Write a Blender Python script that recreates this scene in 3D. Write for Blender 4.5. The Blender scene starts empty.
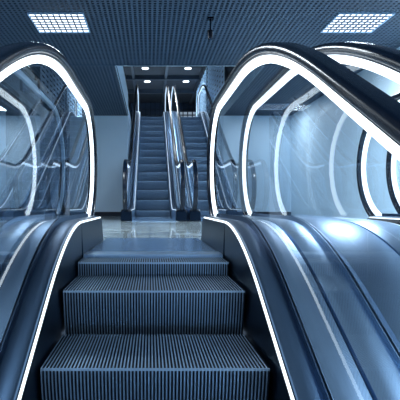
import bpy, math
from mathutils import Vector
sc=bpy.context.scene
col=sc.collection
try: sc.view_settings.view_transform='Standard'
except Exception: pass

# ------------------------------------------------ materials
def tone(c):
    return (c[0]*.86, c[1]*1.0, min(1,c[2]*1.08))
def base(name):
    m=bpy.data.materials.new(name); m.use_nodes=True
    nt=m.node_tree; nt.nodes.clear()
    o=nt.nodes.new('ShaderNodeOutputMaterial')
    return m,nt,o
def pbr(name,color,rough=.5,metal=0,noise=0,nscale=(5,5,5)):
    color=tone(color)
    m,nt,o=base(name)
    b=nt.nodes.new('ShaderNodeBsdfPrincipled')
    b.inputs['Base Color'].default_value=(*color,1); b.inputs['Roughness'].default_value=rough
    b.inputs['Metallic'].default_value=metal
    nt.links.new(b.outputs[0],o.inputs[0])
    if noise:
        tc=nt.nodes.new('ShaderNodeTexCoord'); mp=nt.nodes.new('ShaderNodeMapping')
        mp.inputs['Scale'].default_value=nscale
        n=nt.nodes.new('ShaderNodeTexNoise'); n.inputs['Scale'].default_value=1; n.inputs['Detail'].default_value=2
        nt.links.new(tc.outputs['Object'],mp.inputs[0]); nt.links.new(mp.outputs[0],n.inputs['Vector'])
        r=nt.nodes.new('ShaderNodeMixRGB')
        r.inputs[1].default_value=(*[c*(1-noise) for c in color],1); r.inputs[2].default_value=(*[min(1,c*(1+noise)) for c in color],1)
        nt.links.new(n.outputs[0],r.inputs[0]); nt.links.new(r.outputs[0],b.inputs['Base Color'])
    return m
def emis(name,color,s):
    m,nt,o=base(name); e=nt.nodes.new('ShaderNodeEmission')
    e.inputs[0].default_value=(*color,1); e.inputs[1].default_value=s
    nt.links.new(e.outputs[0],o.inputs[0]); return m
def glassmat(name):
    m,nt,o=base(name)
    N=nt.nodes.new; Lk=nt.links.new
    t=N('ShaderNodeBsdfTransparent'); t.inputs[0].default_value=(.91,.95,.98,1)
    g=N('ShaderNodeBsdfGlossy'); g.inputs['Color'].default_value=(.93,.97,1,1); g.inputs['Roughness'].default_value=.0
    geo=N('ShaderNodeNewGeometry')
    d=N('ShaderNodeVectorMath'); d.operation='DOT_PRODUCT'
    Lk(geo.outputs['Incoming'],d.inputs[0]); Lk(geo.outputs['Normal'],d.inputs[1])
    def M(op,a,b=None,clamp=False):
        n=N('ShaderNodeMath'); n.operation=op; n.use_clamp=clamp
        for i,x in enumerate((a,b)):
            if x is None: continue
            if isinstance(x,(int,float)): n.inputs[i].default_value=x
            else: Lk(x,n.inputs[i])
        return n.outputs[0]
    c=M('ABSOLUTE',d.outputs['Value']); q=M('SUBTRACT',1.0,c,True); p=M('POWER',q,6.0)
    fac=M('MINIMUM',M('ADD',M('MULTIPLY',p,2.0),.015),.58)
    mx=N('ShaderNodeMixShader')
    Lk(fac,mx.inputs[0]); Lk(t.outputs[0],mx.inputs[1]); Lk(g.outputs[0],mx.inputs[2]); Lk(mx.outputs[0],o.inputs[0])
    return m
def tilemat(name,c1,c2,size,rough):
    c1=tone(c1); c2=tone(c2)
    m,nt,o=base(name)
    b=nt.nodes.new('ShaderNodeBsdfPrincipled'); b.inputs['Roughness'].default_value=rough; b.inputs['IOR'].default_value=2.1
    tc=nt.nodes.new('ShaderNodeTexCoord'); br=nt.nodes.new('ShaderNodeTexBrick')
    br.offset=0; br.inputs['Scale'].default_value=1; br.inputs['Brick Width'].default_value=size; br.inputs['Row Height'].default_value=size
    br.inputs['Mortar Size'].default_value=.005
    br.inputs['Color1'].default_value=(*c1,1); br.inputs['Color2'].default_value=(*c2,1); br.inputs['Mortar'].default_value=(.12,.17,.25,1)
    n=nt.nodes.new('ShaderNodeTexNoise'); n.inputs['Scale'].default_value=2.5; n.inputs['Detail'].default_value=8
    cr=nt.nodes.new('ShaderNodeValToRGB'); cr.color_ramp.elements[0].position=.40; cr.color_ramp.elements[1].position=.58
    cr.color_ramp.elements[0].color=(.40,.40,.40,1); cr.color_ramp.elements[1].color=(1,1,1,1)
    mx=nt.nodes.new('ShaderNodeMixRGB'); mx.blend_type='MULTIPLY'; mx.inputs[0].default_value=.7
    nt.links.new(tc.outputs['Object'],br.inputs['Vector']); nt.links.new(tc.outputs['Object'],n.inputs['Vector'])
    nt.links.new(n.outputs[0],cr.inputs[0])
    nt.links.new(br.outputs[0],mx.inputs[1]); nt.links.new(cr.outputs[0],mx.inputs[2]); nt.links.new(mx.outputs[0],b.inputs['Base Color'])
    nt.links.new(b.outputs[0],o.inputs[0]); return m

M_rub=pbr('handrail_rubber',(.003,.009,.022),.24,0,.2,(30,30,30))
M_led=emis('led_light',(.82,.93,1),3.4)
M_leds=emis('skirt_led_light',(.82,.93,1),2.0)
M_led_off=pbr('led_diffuser_unlit',(.36,.48,.62),.4,0,.1)
M_led_dim=emis('led_dim',(.56,.73,.93),1.6)
M_glass=glassmat('balustrade_glass')
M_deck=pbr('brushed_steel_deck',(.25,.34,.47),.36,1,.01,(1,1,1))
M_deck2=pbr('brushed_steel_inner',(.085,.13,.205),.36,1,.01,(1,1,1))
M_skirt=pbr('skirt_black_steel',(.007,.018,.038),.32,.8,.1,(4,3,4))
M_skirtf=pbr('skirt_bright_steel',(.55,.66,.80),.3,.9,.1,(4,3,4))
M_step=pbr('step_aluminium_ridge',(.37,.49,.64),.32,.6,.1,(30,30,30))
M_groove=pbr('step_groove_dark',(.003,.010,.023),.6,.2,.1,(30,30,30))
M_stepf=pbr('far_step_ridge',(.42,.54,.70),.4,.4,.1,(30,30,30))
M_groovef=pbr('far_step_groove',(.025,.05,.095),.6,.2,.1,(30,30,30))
M_comb=pbr('comb_aluminium',(.55,.68,.84),.3,.9,.1,(20,20,20))
M_plate=pbr('floor_plate_metal',(.54,.65,.78),.22,.8,.12,(30,4,4))
M_floor=tilemat('floor_tiles',(.92,.95,.98),(.88,.92,.96),.6,.05)
M_wallB=pbr('wall_paint_bright',(.76,.83,.90),.6,0,.02,(2,2,2))
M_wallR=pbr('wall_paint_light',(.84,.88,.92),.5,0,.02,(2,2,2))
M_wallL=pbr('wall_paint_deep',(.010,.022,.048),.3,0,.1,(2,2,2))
M_dark=pbr('dark_paint',(.005,.013,.028),.6,0,.1,(2,2,2))
M_soff=pbr('upper_soffit_dark',(.002,.006,.014),.9,0,.1,(2,2,2))
M_lat=pbr('lattice_paint',(.052,.084,.130),.5,0,.08,(6,6,6))
M_void=pbr('void_black',(.001,.004,.010),.9,0,.1,(2,2,2))
M_lamp=emis('lamp_panel',(.87,.95,1),2.6)
M_white=pbr('lamp_frame_white',(.4,.52,.68),.5,0,.05)
M_down=emis('downlight_glow',(.87,.95,1),4)
M_win=emis('lit_shop_window',(.50,.66,.86),.45)
M_win2=emis('dim_glazing',(.30,.48,.70),.20)
M_slat=pbr('slat_paint_pale',(.60,.72,.86),.5,0,.05)

# ------------------------------------------------ mesh helpers
def mk(name,v,f,mat,parent=None,smooth=False):
    me=bpy.data.meshes.new(name); me.from_pydata(v,[],f); me.validate(); me.update()
    if smooth:
        for p in me.polygons: p.use_smooth=True
    me.materials.append(mat)
    o=bpy.data.objects.new(name,me); col.objects.link(o)
    if parent: o.parent=parent
    return o
def boxes(bl):
    v=[];f=[]
    for (x0,x1,y0,y1,z0,z1) in bl:
        n=len(v)
        v+=[(x0,y0,z0),(x1,y0,z0),(x1,y1,z0),(x0,y1,z0),(x0,y0,z1),(x1,y0,z1),(x1,y1,z1),(x0,y1,z1)]
        f+=[(n,n+3,n+2,n+1),(n+4,n+5,n+6,n+7),(n,n+1,n+5,n+4),(n+1,n+2,n+6,n+5),(n+2,n+3,n+7,n+6),(n+3,n,n+4,n+7)]
    return v,f
def mbox(name,bl,mat,parent=None):
    v,f=boxes(bl); return mk(name,v,f,mat,parent)
def struct(name,bl,mat):
    o=mbox(name,bl,mat); o['kind']='structure'; return o
def cyl(name,r0,r1,z0,z1,mat,parent=None,n=24,loc=(0,0,0)):
    v=[];f=[]
    for k,(r,z) in enumerate(((r0,z0),(r1,z1))):
        for i in range(n):
            a=2*math.pi*i/n; v.append((loc[0]+r*math.cos(a),loc[1]+r*math.sin(a),loc[2]+z))
    for i in range(n): f.append((i,(i+1)%n,n+(i+1)%n,n+i))
    f.append(tuple(reversed(range(n)))); f.append(tuple(range(n,2*n)))
    return mk(name,v,f,mat,parent)

# ------------------------------------------------ escalator profile
SL=.6; RISE=3.3; RUN=RISE/SL
def bend(Y,vt,w):
    d=Y-vt
    if d>=w: return 0.
    if d<=-w: return SL*d
    return -SL*(w-d)**2/(4*w)
def zf(Y,vt,h,w):
    mid=vt-RUN/2
    if Y>=mid: return h+bend(Y,vt,w)
    return h-RISE-bend(2*mid-Y,vt,w)
YT=3.55; YB=-3.5-.55-1.0
DV,DH,DW=2.17,.19,.42
RV,RH,RW=2.01,1.07,.66
SV,SW=1.97,.40
NR=.46
NCY=3.43; NCB=YB+.12
def ys(a,b,step=.08):
    n=max(2,int(round((b-a)/step))); return [a+(b-a)*i/n for i in range(n+1)]

def sweepY(name,sec,zfun,Y,mat,parent,closed=False,cap=False,smooth=False):
    v=[];f=[];n=len(sec)
    for y in Y:
        z=zfun(y)
        for (x,dz) in sec: v.append((x,y,z+dz))
    m=n if closed else n-1
    for i in range(len(Y)-1):
        for j in range(m):
            k=(j+1)%n; f.append((i*n+j,i*n+k,(i+1)*n+k,(i+1)*n+j))
    if cap:
        f.append(tuple(range(n))); f.append(tuple(range((len(Y)-1)*n,len(Y)*n)))
    return mk(name,v,f,mat,parent,smooth)

def railpath():
    P=[]
    zc=RH-RISE-NR
    for i in range(29):
        a=-math.pi/2-math.pi*i/28
        P.append((NCB+NR*math.cos(a),zc+NR*math.sin(a)))
    Y=ys(NCB,NCY,.05)
    P+=[(y,zf(y,RV,RH,RW)) for y in Y[1:]]
    zc=RH-NR
    for i in range(1,29):
        a=math.pi/2-math.pi*i/28
        P.append((NCY+NR*math.cos(a),zc+NR*math.sin(a)))
    return P
RP=railpath()
def sweepP(name,sec,P,x0,mat,parent,smooth=True):
    v=[];f=[];n=len(sec)
    for i,(y,z) in enumerate(P):
        a=P[max(0,i-1)]; b=P[min(len(P)-1,i+1)]
        ty,tz=b[0]-a[0],b[1]-a[1]; L=math.hypot(ty,tz); ty/=L; tz/=L
        ny,nz=-tz,ty
        for (x,d) in sec: v.append((x0+x,y+ny*d,z+nz*d))
    for i in range(len(P)-1):
        for j in range(n):
            k=(j+1)%n; f.append((i*n+j,i*n+k,(i+1)*n+k,(i+1)*n+j))
    f.append(tuple(range(n))); f.append(tuple(range((len(P)-1)*n,len(P)*n)))
    return mk(name,v,f,mat,parent,smooth)

def step_mesh(m1,m2):
    W=.395; NR_=64; p=2*W/NR_; dep=.008
    path=[(.060,-.23,-1,0),(.040,-.17,-1,0),(.020,-.10,-1,0),(.008,-.05,-1,0),(.0015,-.010,-1,.1),(.003,-.003,-.7,.7),(.010,0,0,1),(.2,0,0,1),(.402,0,0,1)]
    xs=[]
    for i in range(NR_):
        x=-W+i*p
        xs+=[(x,0),(x+p*.42,0),(x+p*.48,-1),(x+p*.94,-1)]
    xs.append((W,0))
    v=[];f=[];mi=[]
    for (y,z,ny,nz) in path:
        for (x,d) in xs: v.append((x,y+ny*d*dep,z+nz*d*dep))
    n=len(xs)
    for i in range(len(path)-1):
        for j in range(n-1):
            f.append((i*n+j,i*n+j+1,(i+1)*n+j+1,(i+1)*n+j)); mi.append(0 if j%4==0 else 1)
    b,bf=boxes([(-W,W,.075,.395,-.2,-.02)])
    o=len(v); v+=b; f+=[tuple(q+o for q in t) for t in bf]; mi+=[1]*6
    b,bf=boxes([(-W,W,.0035,.010,-.010,-.0022)])
    o=len(v); v+=b; f+=[tuple(q+o for q in t) for t in bf]; mi+=[0]*6
    me=bpy.data.meshes.new('step'); me.from_pydata(v,[],f); me.update(); me.materials.append(m1); me.materials.append(m2)
    for p_,k in zip(me.polygons,mi): p_.material_index=k
    return me
SM=step_mesh(M_step,M_groove); SMF=step_mesh(M_stepf,M_groovef)

def capsule(w,t0,t1,r=.017):
    out=[]
    for cx,cz,a0 in ((w-r,t1-r,0),(-w+r,t1-r,90),(-w+r,t0+r,180),(w-r,t0+r,270)):
        for k in range(5):
            a=math.radians(a0+90*k/4); out.append((cx+r*math.cos(a),cz+r*math.sin(a)))
    return out
def arch(xa,xb,z,h,n=10):
    return [(xa+(xb-xa)*i/n, z+h*(1-(2*i/n-1)**2)) for i in range(n+1)]

def build_escalator(X,label,led,skled,origin=(0,0),ow=(.125,.125),group='parallel escalators',inset=0.0,zs=1.0,skirt=None,rw=.039,sm=None):
    skirt=skirt or M_skirt; sm=sm or SM
    e=bpy.data.objects.new('escalator',None); col.objects.link(e)
    e.empty_display_size=.2
    e.location=(X,origin[0],origin[1]); e.scale=(1,1,zs)
    e['label']=label; e['category']='escalator'; e['group']=group
    sx=(.79-inset)/.79; sc0=inset/2
    for k in range(-14,3):
        y=1.53+.4*k
        s=bpy.data.objects.new('step',sm); col.objects.link(s); s.parent=e
        s.location=(sc0,y,zf(y,SV,0,SW)-.008); s.scale=(sx,1,1)
    D=lambda y: zf(y,DV,DH,DW)
    for si,sg in enumerate((-1,1)):
        Y=ys(YB,YT,.03)
        q0=inset if si==0 else 0.0
        S=lambda x: sg*(x-q0)
        v=[];f=[]
        for i,y in enumerate(Y):
            zt=D(y); zb=min(zf(y,SV,0,SW),zt)-.27
            if y>2.55: zb=0
            if y<2.0-RUN-.55: zb=-RISE
            v+=[(S(.402),y,zb),(S(.412),y,zt),(S(.43),y,zt)]
            if i:
                n=3*i; f+=[(n-3,n,n+1,n-2),(n-2,n+1,n+2,n-1)]
        mk('skirt_panel',v,f,skirt,e)
        sweepY('skirt_light_strip',[(S(.411),-.004),(S(.411),.005),(S(.419),.007),(S(.422),-.004)],D,Y,skled,e,True,True)
        if q0:
            a=[(S(.424),-.004),(S(.432),.008)]+[(S(x),z) for x,z in arch(.436,.64,.010,.009)]
            b=[(S(.643),-.006),(S(.649),-.006)]+[(S(x),z) for x,z in arch(.652,.90,.010,.010)]
            sec=a+b+[(sg*.512,.036),(sg*.516,.036),(sg*.516,-.02)]
        else:
            sec=[(S(.424),-.004)]+[(S(x),z) for x,z in arch(.430,.508,.008,.006)]+[(sg*.512,.034),(sg*.516,.034),(sg*.516,-.02)]
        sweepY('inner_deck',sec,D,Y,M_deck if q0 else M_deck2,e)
        w=ow[si]; x1=.52+w
        sec=[(sg*.524,-.02),(sg*.524,.034),(sg*.528,.034)]+[(sg*x,z) for x,z in arch(.532,x1-.008,.012,.008)]+[(sg*(x1-.004),-.002),(sg*(x1-.002),-.02),(sg*(x1-.002),-.62)]
        sweepY('outer_deck',sec,D,Y,M_deck,e)
        def endcap(y0,z0,dirn):
            v=[];f=[]
            n=9; a0=.402-q0
            sec=[(a0,0),(a0+.01,.18),(a0+.028,.19),(a0+.068,.20),(.52,.218),(x1-.03,.203),(x1-.004,.185),(x1-.002,0)]
            m=len(sec)
            for i in range(n):
                a=math.pi/2*i/(n-1)
                yy=y0+dirn*.12*math.sin(a); sc_=1-.25*(1-math.cos(a))
                for (x,z) in sec: v.append((sg*x,yy,z0+z*sc_))
            for i in range(n-1):
                for j in range(m-1): f.append((i*m+j,i*m+j+1,(i+1)*m+j+1,(i+1)*m+j))
            f.append(tuple((n-1)*m+j for j in range(m)))
            return v,f
        v,f=endcap(YT,0,1); mk('end_cap',v,f,M_skirt,e)
        v,f=endcap(YB,-RISE,-1); mk('end_cap',v,f,M_skirt,e)
        gx=sg*.52
        edges=[NCB-NR+.03]+[YB+.6,-3.7,-2.5,-1.3,-.1,1.1,2.30]+[NCY+NR-.03]
        for a,b in zip(edges[:-1],edges[1:]):
            a2=a+.003; b2=b-.003
            v=[];f=[]
            for i,y in enumerate(ys(a2,b2,.03)):
                t=zf(y,RV,RH,RW)-.02; bt=D(y)+.03
                if y>NCY:
                    q=math.sqrt(max(0,(NR-.02)**2-(y-NCY)**2)); t=RH-NR+q; bt=max(RH-NR-q,.2) if y>YT else bt
                if y<NCB:
                    q=math.sqrt(max(0,(NR-.02)**2-(y-NCB)**2)); t=RH-RISE-NR+q; bt=max(RH-RISE-NR-q,.2-RISE)
                v+=[(gx,y,bt),(gx,y,max(t,bt+.001))]
                if i: n=2*i; f.append((n-2,n,n+1,n-1))
            mk('glass_panel',v,f,M_glass,e)
        sweepP('handrail_light_strip',[(-.011,-.038),(.011,-.038),(.013,-.002),(-.013,-.002)],RP,gx,led,e,False)
        sweepP('handrail_guide',[(-.022,-.004),(.022,-.004),(.022,.012),(-.022,.012)],RP,gx,M_skirt,e,False)
        sweepP('handrail',capsule(rw,.004,.008+rw),RP,gx,M_rub,e,True)
    xa=-.40+inset; xb=.40
    def teeth(y0,d,z):
        b=[]
        n=int((xb-xa-.01)/.0158)
        for i in range(n):
            x=xa+.005+i*.0158+.0074*sx
            b.append((x,x+.006,min(y0,y0+d*.03),max(y0,y0+d*.03),z-.008,z+.003))
        return b
    mbox('comb_plate',[(xa,xb,2.55,2.72,-.02,.006)]+teeth(2.55,-1,0),M_comb,e)
    yb=2.0-RUN-.55
    mbox('comb_plate',[(xa,xb,yb-.17,yb,-RISE-.02,-RISE+.006)]+teeth(yb,1,-RISE),M_comb,e)
    rb=[(xa,xb,2.725,3.9,-.02,.0)]+[(xa+.01,xb-.01,2.74+.02*i,2.752+.02*i,0,.003) for i in range(57)]
    mbox('floor_plate',rb,M_plate,e)
    mbox('floor_plate',[(xa,xb,yb-1.3,yb-.175,-RISE-.02,-RISE)]+[(xa+.01,xb-.01,yb-1.29+.02*i,yb-1.278+.02*i,-RISE,-RISE+.003) for i in range(55)],M_plate,e)
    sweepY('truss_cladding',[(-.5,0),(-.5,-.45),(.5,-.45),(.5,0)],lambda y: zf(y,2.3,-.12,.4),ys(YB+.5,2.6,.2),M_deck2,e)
    return e

CX=.018
build_escalator(CX,'steel escalator with grooved steps, glass sides and glowing white strips',M_led,M_leds,ow=(.125,.14))
build_escalator(CX+.52+.28+.52,'neighbouring escalator with broad steel deck and glowing strip under its handrail',M_led,M_leds,ow=(.14,.13),inset=.42)
build_escalator(CX+.52+.28+1.04+.26+.52,'added outermost escalator beside the pale wall, its glowing strips imitating reflected arcs',M_led,M_leds,ow=(.13,.125))  # added for extra glowing loops, standing in for glass reflections
build_escalator(CX-.52-.25-.52,'neighbouring escalator with black handrail and unlit glass sides',M_led_off,M_led_off)
FY=13.35; ZS=1.03; FZ=RISE*ZS
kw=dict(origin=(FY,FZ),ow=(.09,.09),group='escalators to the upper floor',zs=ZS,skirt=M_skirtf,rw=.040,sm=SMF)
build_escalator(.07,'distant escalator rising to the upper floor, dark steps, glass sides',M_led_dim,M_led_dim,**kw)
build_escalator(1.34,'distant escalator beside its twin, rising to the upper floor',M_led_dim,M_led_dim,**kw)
build_escalator(-2.92,'added distant escalator rising through a ceiling opening, standing in for a reflection in the left glass',M_led_dim,M_led_dim,**kw)  # added in place of the far pair reflected in the left glass

# ------------------------------------------------ shell
CZ=2.77
XL,XR=-6.0,3.9
BW=12.3
OX0,OX1=-.62,2.03
TX0,TX1=-3.62,-2.22
UF=3.4
struct('floor',[(XL,XR,2.62,19.5,-.30,-.012)],M_floor)
rects=[(XL,XR,-5,7.9),(XL,TX0,7.9,BW),(TX0,TX1,7.9,9.6),(TX1,OX0,7.9,BW),(OX1,XR,7.9,BW)]
bl=[]
p=.064
for (x0,x1,y0,y1) in rects:
    bl.append((x0,x1,y0,y1,CZ+.10,UF-.015))
struct('ceiling',bl,M_void)
bl=[]
lr=[(XL,XR,2.5,7.9)]+rects[1:]
for (x0,x1,y0,y1) in lr:
    n=int((x1-x0)/p)
    for i in range(n+1): bl.append((x0+i*p,x0+i*p+.028,y0,y1,CZ,CZ+.008))
    n=int((y1-y0)/p)
    for i in range(n+1): bl.append((x0,x1,y0+i*p,y0+i*p+.025,CZ+.001,CZ+.008))
    bl.append((x0,x0+.03,y0,y1,CZ-.01,CZ+.1)); bl.append((x1-.03,x1,y0,y1,CZ-.01,CZ+.1))
    bl.append((x0,x1,y1-.03,y1,CZ-.01,CZ+.1))
struct('trim_1',bl,M_lat)
struct('trim_2',[(OX0-.01,OX0+.012,7.9,BW,CZ-.01,UF),(OX1-.012,OX1+.01,7.9,BW,CZ-.01,UF),(OX0,OX1,7.88,7.92,CZ-.01,UF)],M_wallB)
struct('wall_back',[(TX1,OX0,BW,BW+.15,-.02,UF-.015),(OX1,XR,BW,BW+.15,-.02,UF-.015),
                    (OX0-.15,OX0,BW+.15,19.5,-.02,UF-.015),(OX1,OX1+.15,BW+.15,19.5,-.02,UF-.015)],M_wallB)
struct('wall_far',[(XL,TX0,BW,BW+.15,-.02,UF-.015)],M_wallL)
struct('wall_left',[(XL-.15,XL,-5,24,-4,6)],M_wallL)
struct('wall_right',[(XR,XR+.15,-5,24,-4,6)],M_wallR)
struct('baseboard_back',[(TX1,OX0,BW-.015,BW,-.012,.1),(OX1,XR,BW-.015,BW,-.012,.1)],M_dark)
struct('floor_upper',[(XL,TX0,BW,24,3.1,UF-.012),(TX0,TX1,15.98,24,3.1,UF-.012),(TX1,OX0,BW,24,3.1,UF-.012),(OX1,XR,BW,24,3.1,UF-.012),(OX0,OX1,15.98,24,3.1,UF-.012)],M_floor)
struct('ceiling_upper',[(XL,XR,7,24,5.8,6.0)],M_soff)
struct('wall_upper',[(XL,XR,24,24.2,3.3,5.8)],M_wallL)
struct('window_1',[(-.4,.7,23.96,23.99,3.5,4.9),(1.0,2.9,23.96,23.99,3.5,5.3)],M_win)
bl=[]
for i in range(16): bl.append((-.5+.25*i,-.45+.25*i,23.88,23.96,3.3,5.8))
for z in (3.9,4.3,4.7,5.1,5.4): bl.append((-.6,3.4,23.9,23.96,z,z+.05))
struct('trim_3',bl,M_dark)
struct('trim_4',[(XL,XR,y,y+.12,5.62,5.8) for y in (16.6,18.9,21.2)]+[(x,x+.1,12,24,5.66,5.8) for x in (-.75,.62,2.1)],M_dark)
e=bpy.data.objects.new('slatted_screen',None); col.objects.link(e); e.location=(OX1+.12,12.6,UF-.012)
e['label']='pale slatted screen standing along the upper floor edge'; e['category']='screen'
mbox('frame',[(-.03,.03,0,.06,0,2.2),(-.03,.03,8.0,8.06,0,2.2),(-.03,.03,4.0,4.06,0,2.2),(-.03,.03,0,8.06,0,.06),(-.03,.03,0,8.06,2.14,2.2)],M_dark,e)
mbox('slats',[(-.015,.015,.06,8.0,.10+.16*i,.17+.16*i) for i in range(13)]+[(-.02,.02,.3+.5*i,.36+.5*i,.06,2.14) for i in range(16)],M_slat,e)
struct('window_2',[(XL+.001,XL+.02,5.5,11.9,.3,2.5)],M_win2)
bl=[(XL+.02,XL+.08,5.5+.8*i-.04,5.5+.8*i+.04,.1,2.7) for i in range(9)]+[(XL+.02,XL+.07,5.4,12,z-.03,z+.03) for z in (.3,1.4,2.5)]
struct('trim_5',bl,M_dark)
def column(x,y,label):
    e=bpy.data.objects.new('column',None); col.objects.link(e); e.location=(x,y,-.012); e['label']=label; e['category']='column'
    mbox('shaft',[(-.22,.22,-.22,.22,0,CZ)],M_wallB,e); mbox('plinth',[(-.24,.24,-.24,.24,0,.12)],M_dark,e)
column(-3.95,11.3,'pale square column standing on the tiled floor')

# ------------------------------------------------ lamps
def panel(x,y,w,d,label,en=60):
    e=bpy.data.objects.new('ceiling_light_panel',None); col.objects.link(e); e.location=(x,y,CZ)
    e['label']=label; e['category']='ceiling light'; e['group']='square ceiling lights'
    mbox('lamp_diffuser',[(-w/2,w/2,-d/2,d/2,-.004,.02)],M_lamp,e)
    b=[(-w/2-.015,-w/2,-d/2-.015,d/2+.015,-.02,.03),(w/2,w/2+.015,-d/2-.015,d/2+.015,-.02,.03),(-w/2,w/2,-d/2-.015,-d/2,-.02,.03),(-w/2,w/2,d/2,d/2+.015,-.02,.03)]
    mbox('lamp_frame',b,M_white,e)
    b=[]
    for i in range(1,9): xx=-w/2+w*i/9; b.append((xx-.007,xx+.007,-d/2,d/2,-.018,-.004))
    for i in range(1,7): yy=-d/2+d*i/7; b.append((-w/2,w/2,yy-.007,yy+.007,-.018,-.004))
    mbox('lamp_louvre',b,M_deck2,e)
    L=bpy.data.lights.new('panel_lamp','AREA'); L.shape='RECTANGLE'; L.size=w; L.size_y=d; L.energy=en; L.color=(.80,.91,1)
    lo=bpy.data.objects.new('panel_lamp',L); col.objects.link(lo); lo.location=(0,0,-.04); lo.parent=e
for (x,y,en) in ((-1.22,6.05,90),(2.80,6.05,130),(3.05,11.2,32),(-1.22,1.0,50),(2.80,1.0,50),(-5.1,6.05,15),(.8,-2.6,55)):  # panels above and behind the camera are unseen, added for ambient light
    panel(x,y,.70,.60,'square white louvred ceiling light in dark open lattice or added overhead for ambient light',en)
for (x,y) in ((-.19,17.9),(1.53,17.9),(-.12,19.8),(1.60,19.8),(-2.2,17.9),(.7,12.6),(.7,15.3)):  # last two are unseen, added to brighten the far escalators
    e=bpy.data.objects.new('downlight',None); col.objects.link(e); e.location=(x,y,5.8)
    e['label']='small round glowing downlight in dark upper ceiling'; e['category']='downlight'; e['group']='round downlights of the upper floor'
    cyl('lamp_disc',.14,.14,-.02,-.012,M_down,e)
    cyl('lamp_rim',.16,.15,-.014,0,M_dark,e)
    L=bpy.data.lights.new('downlight_lamp','SPOT'); L.energy=600; L.color=(.80,.91,1); L.shadow_soft_size=.1; L.spot_size=math.radians(110); L.spot_blend=.8
    lo=bpy.data.objects.new('downlight_lamp',L); col.objects.link(lo); lo.location=(0,0,-.05); lo.parent=e
e=bpy.data.objects.new('spotlight',None); col.objects.link(e); e.location=(.80,5.9,CZ); e['label']='small black spotlight hanging from lattice ceiling'; e['category']='spotlight'
cyl('ceiling_mount',.045,.045,-.02,.0,M_rub,e); cyl('stem',.010,.010,-.18,0,M_rub,e); cyl('lamp_head',.03,.042,-.28,-.17,M_rub,e)

# ------------------------------------------------ world + camera
w=bpy.data.worlds.new('World'); sc.world=w; w.use_nodes=True
w.node_tree.nodes['Background'].inputs[0].default_value=(.46,.64,.90,1); w.node_tree.nodes['Background'].inputs[1].default_value=.5
cam=bpy.data.cameras.new('Camera'); co=bpy.data.objects.new('Camera',cam); col.objects.link(co)
co.location=(0,0,.29); co.rotation_euler=(math.radians(90),0,0)
cam.sensor_width=36; cam.lens=36*445/400; cam.shift_x=.125; cam.shift_y=.0125; cam.clip_start=.02
sc.camera=co
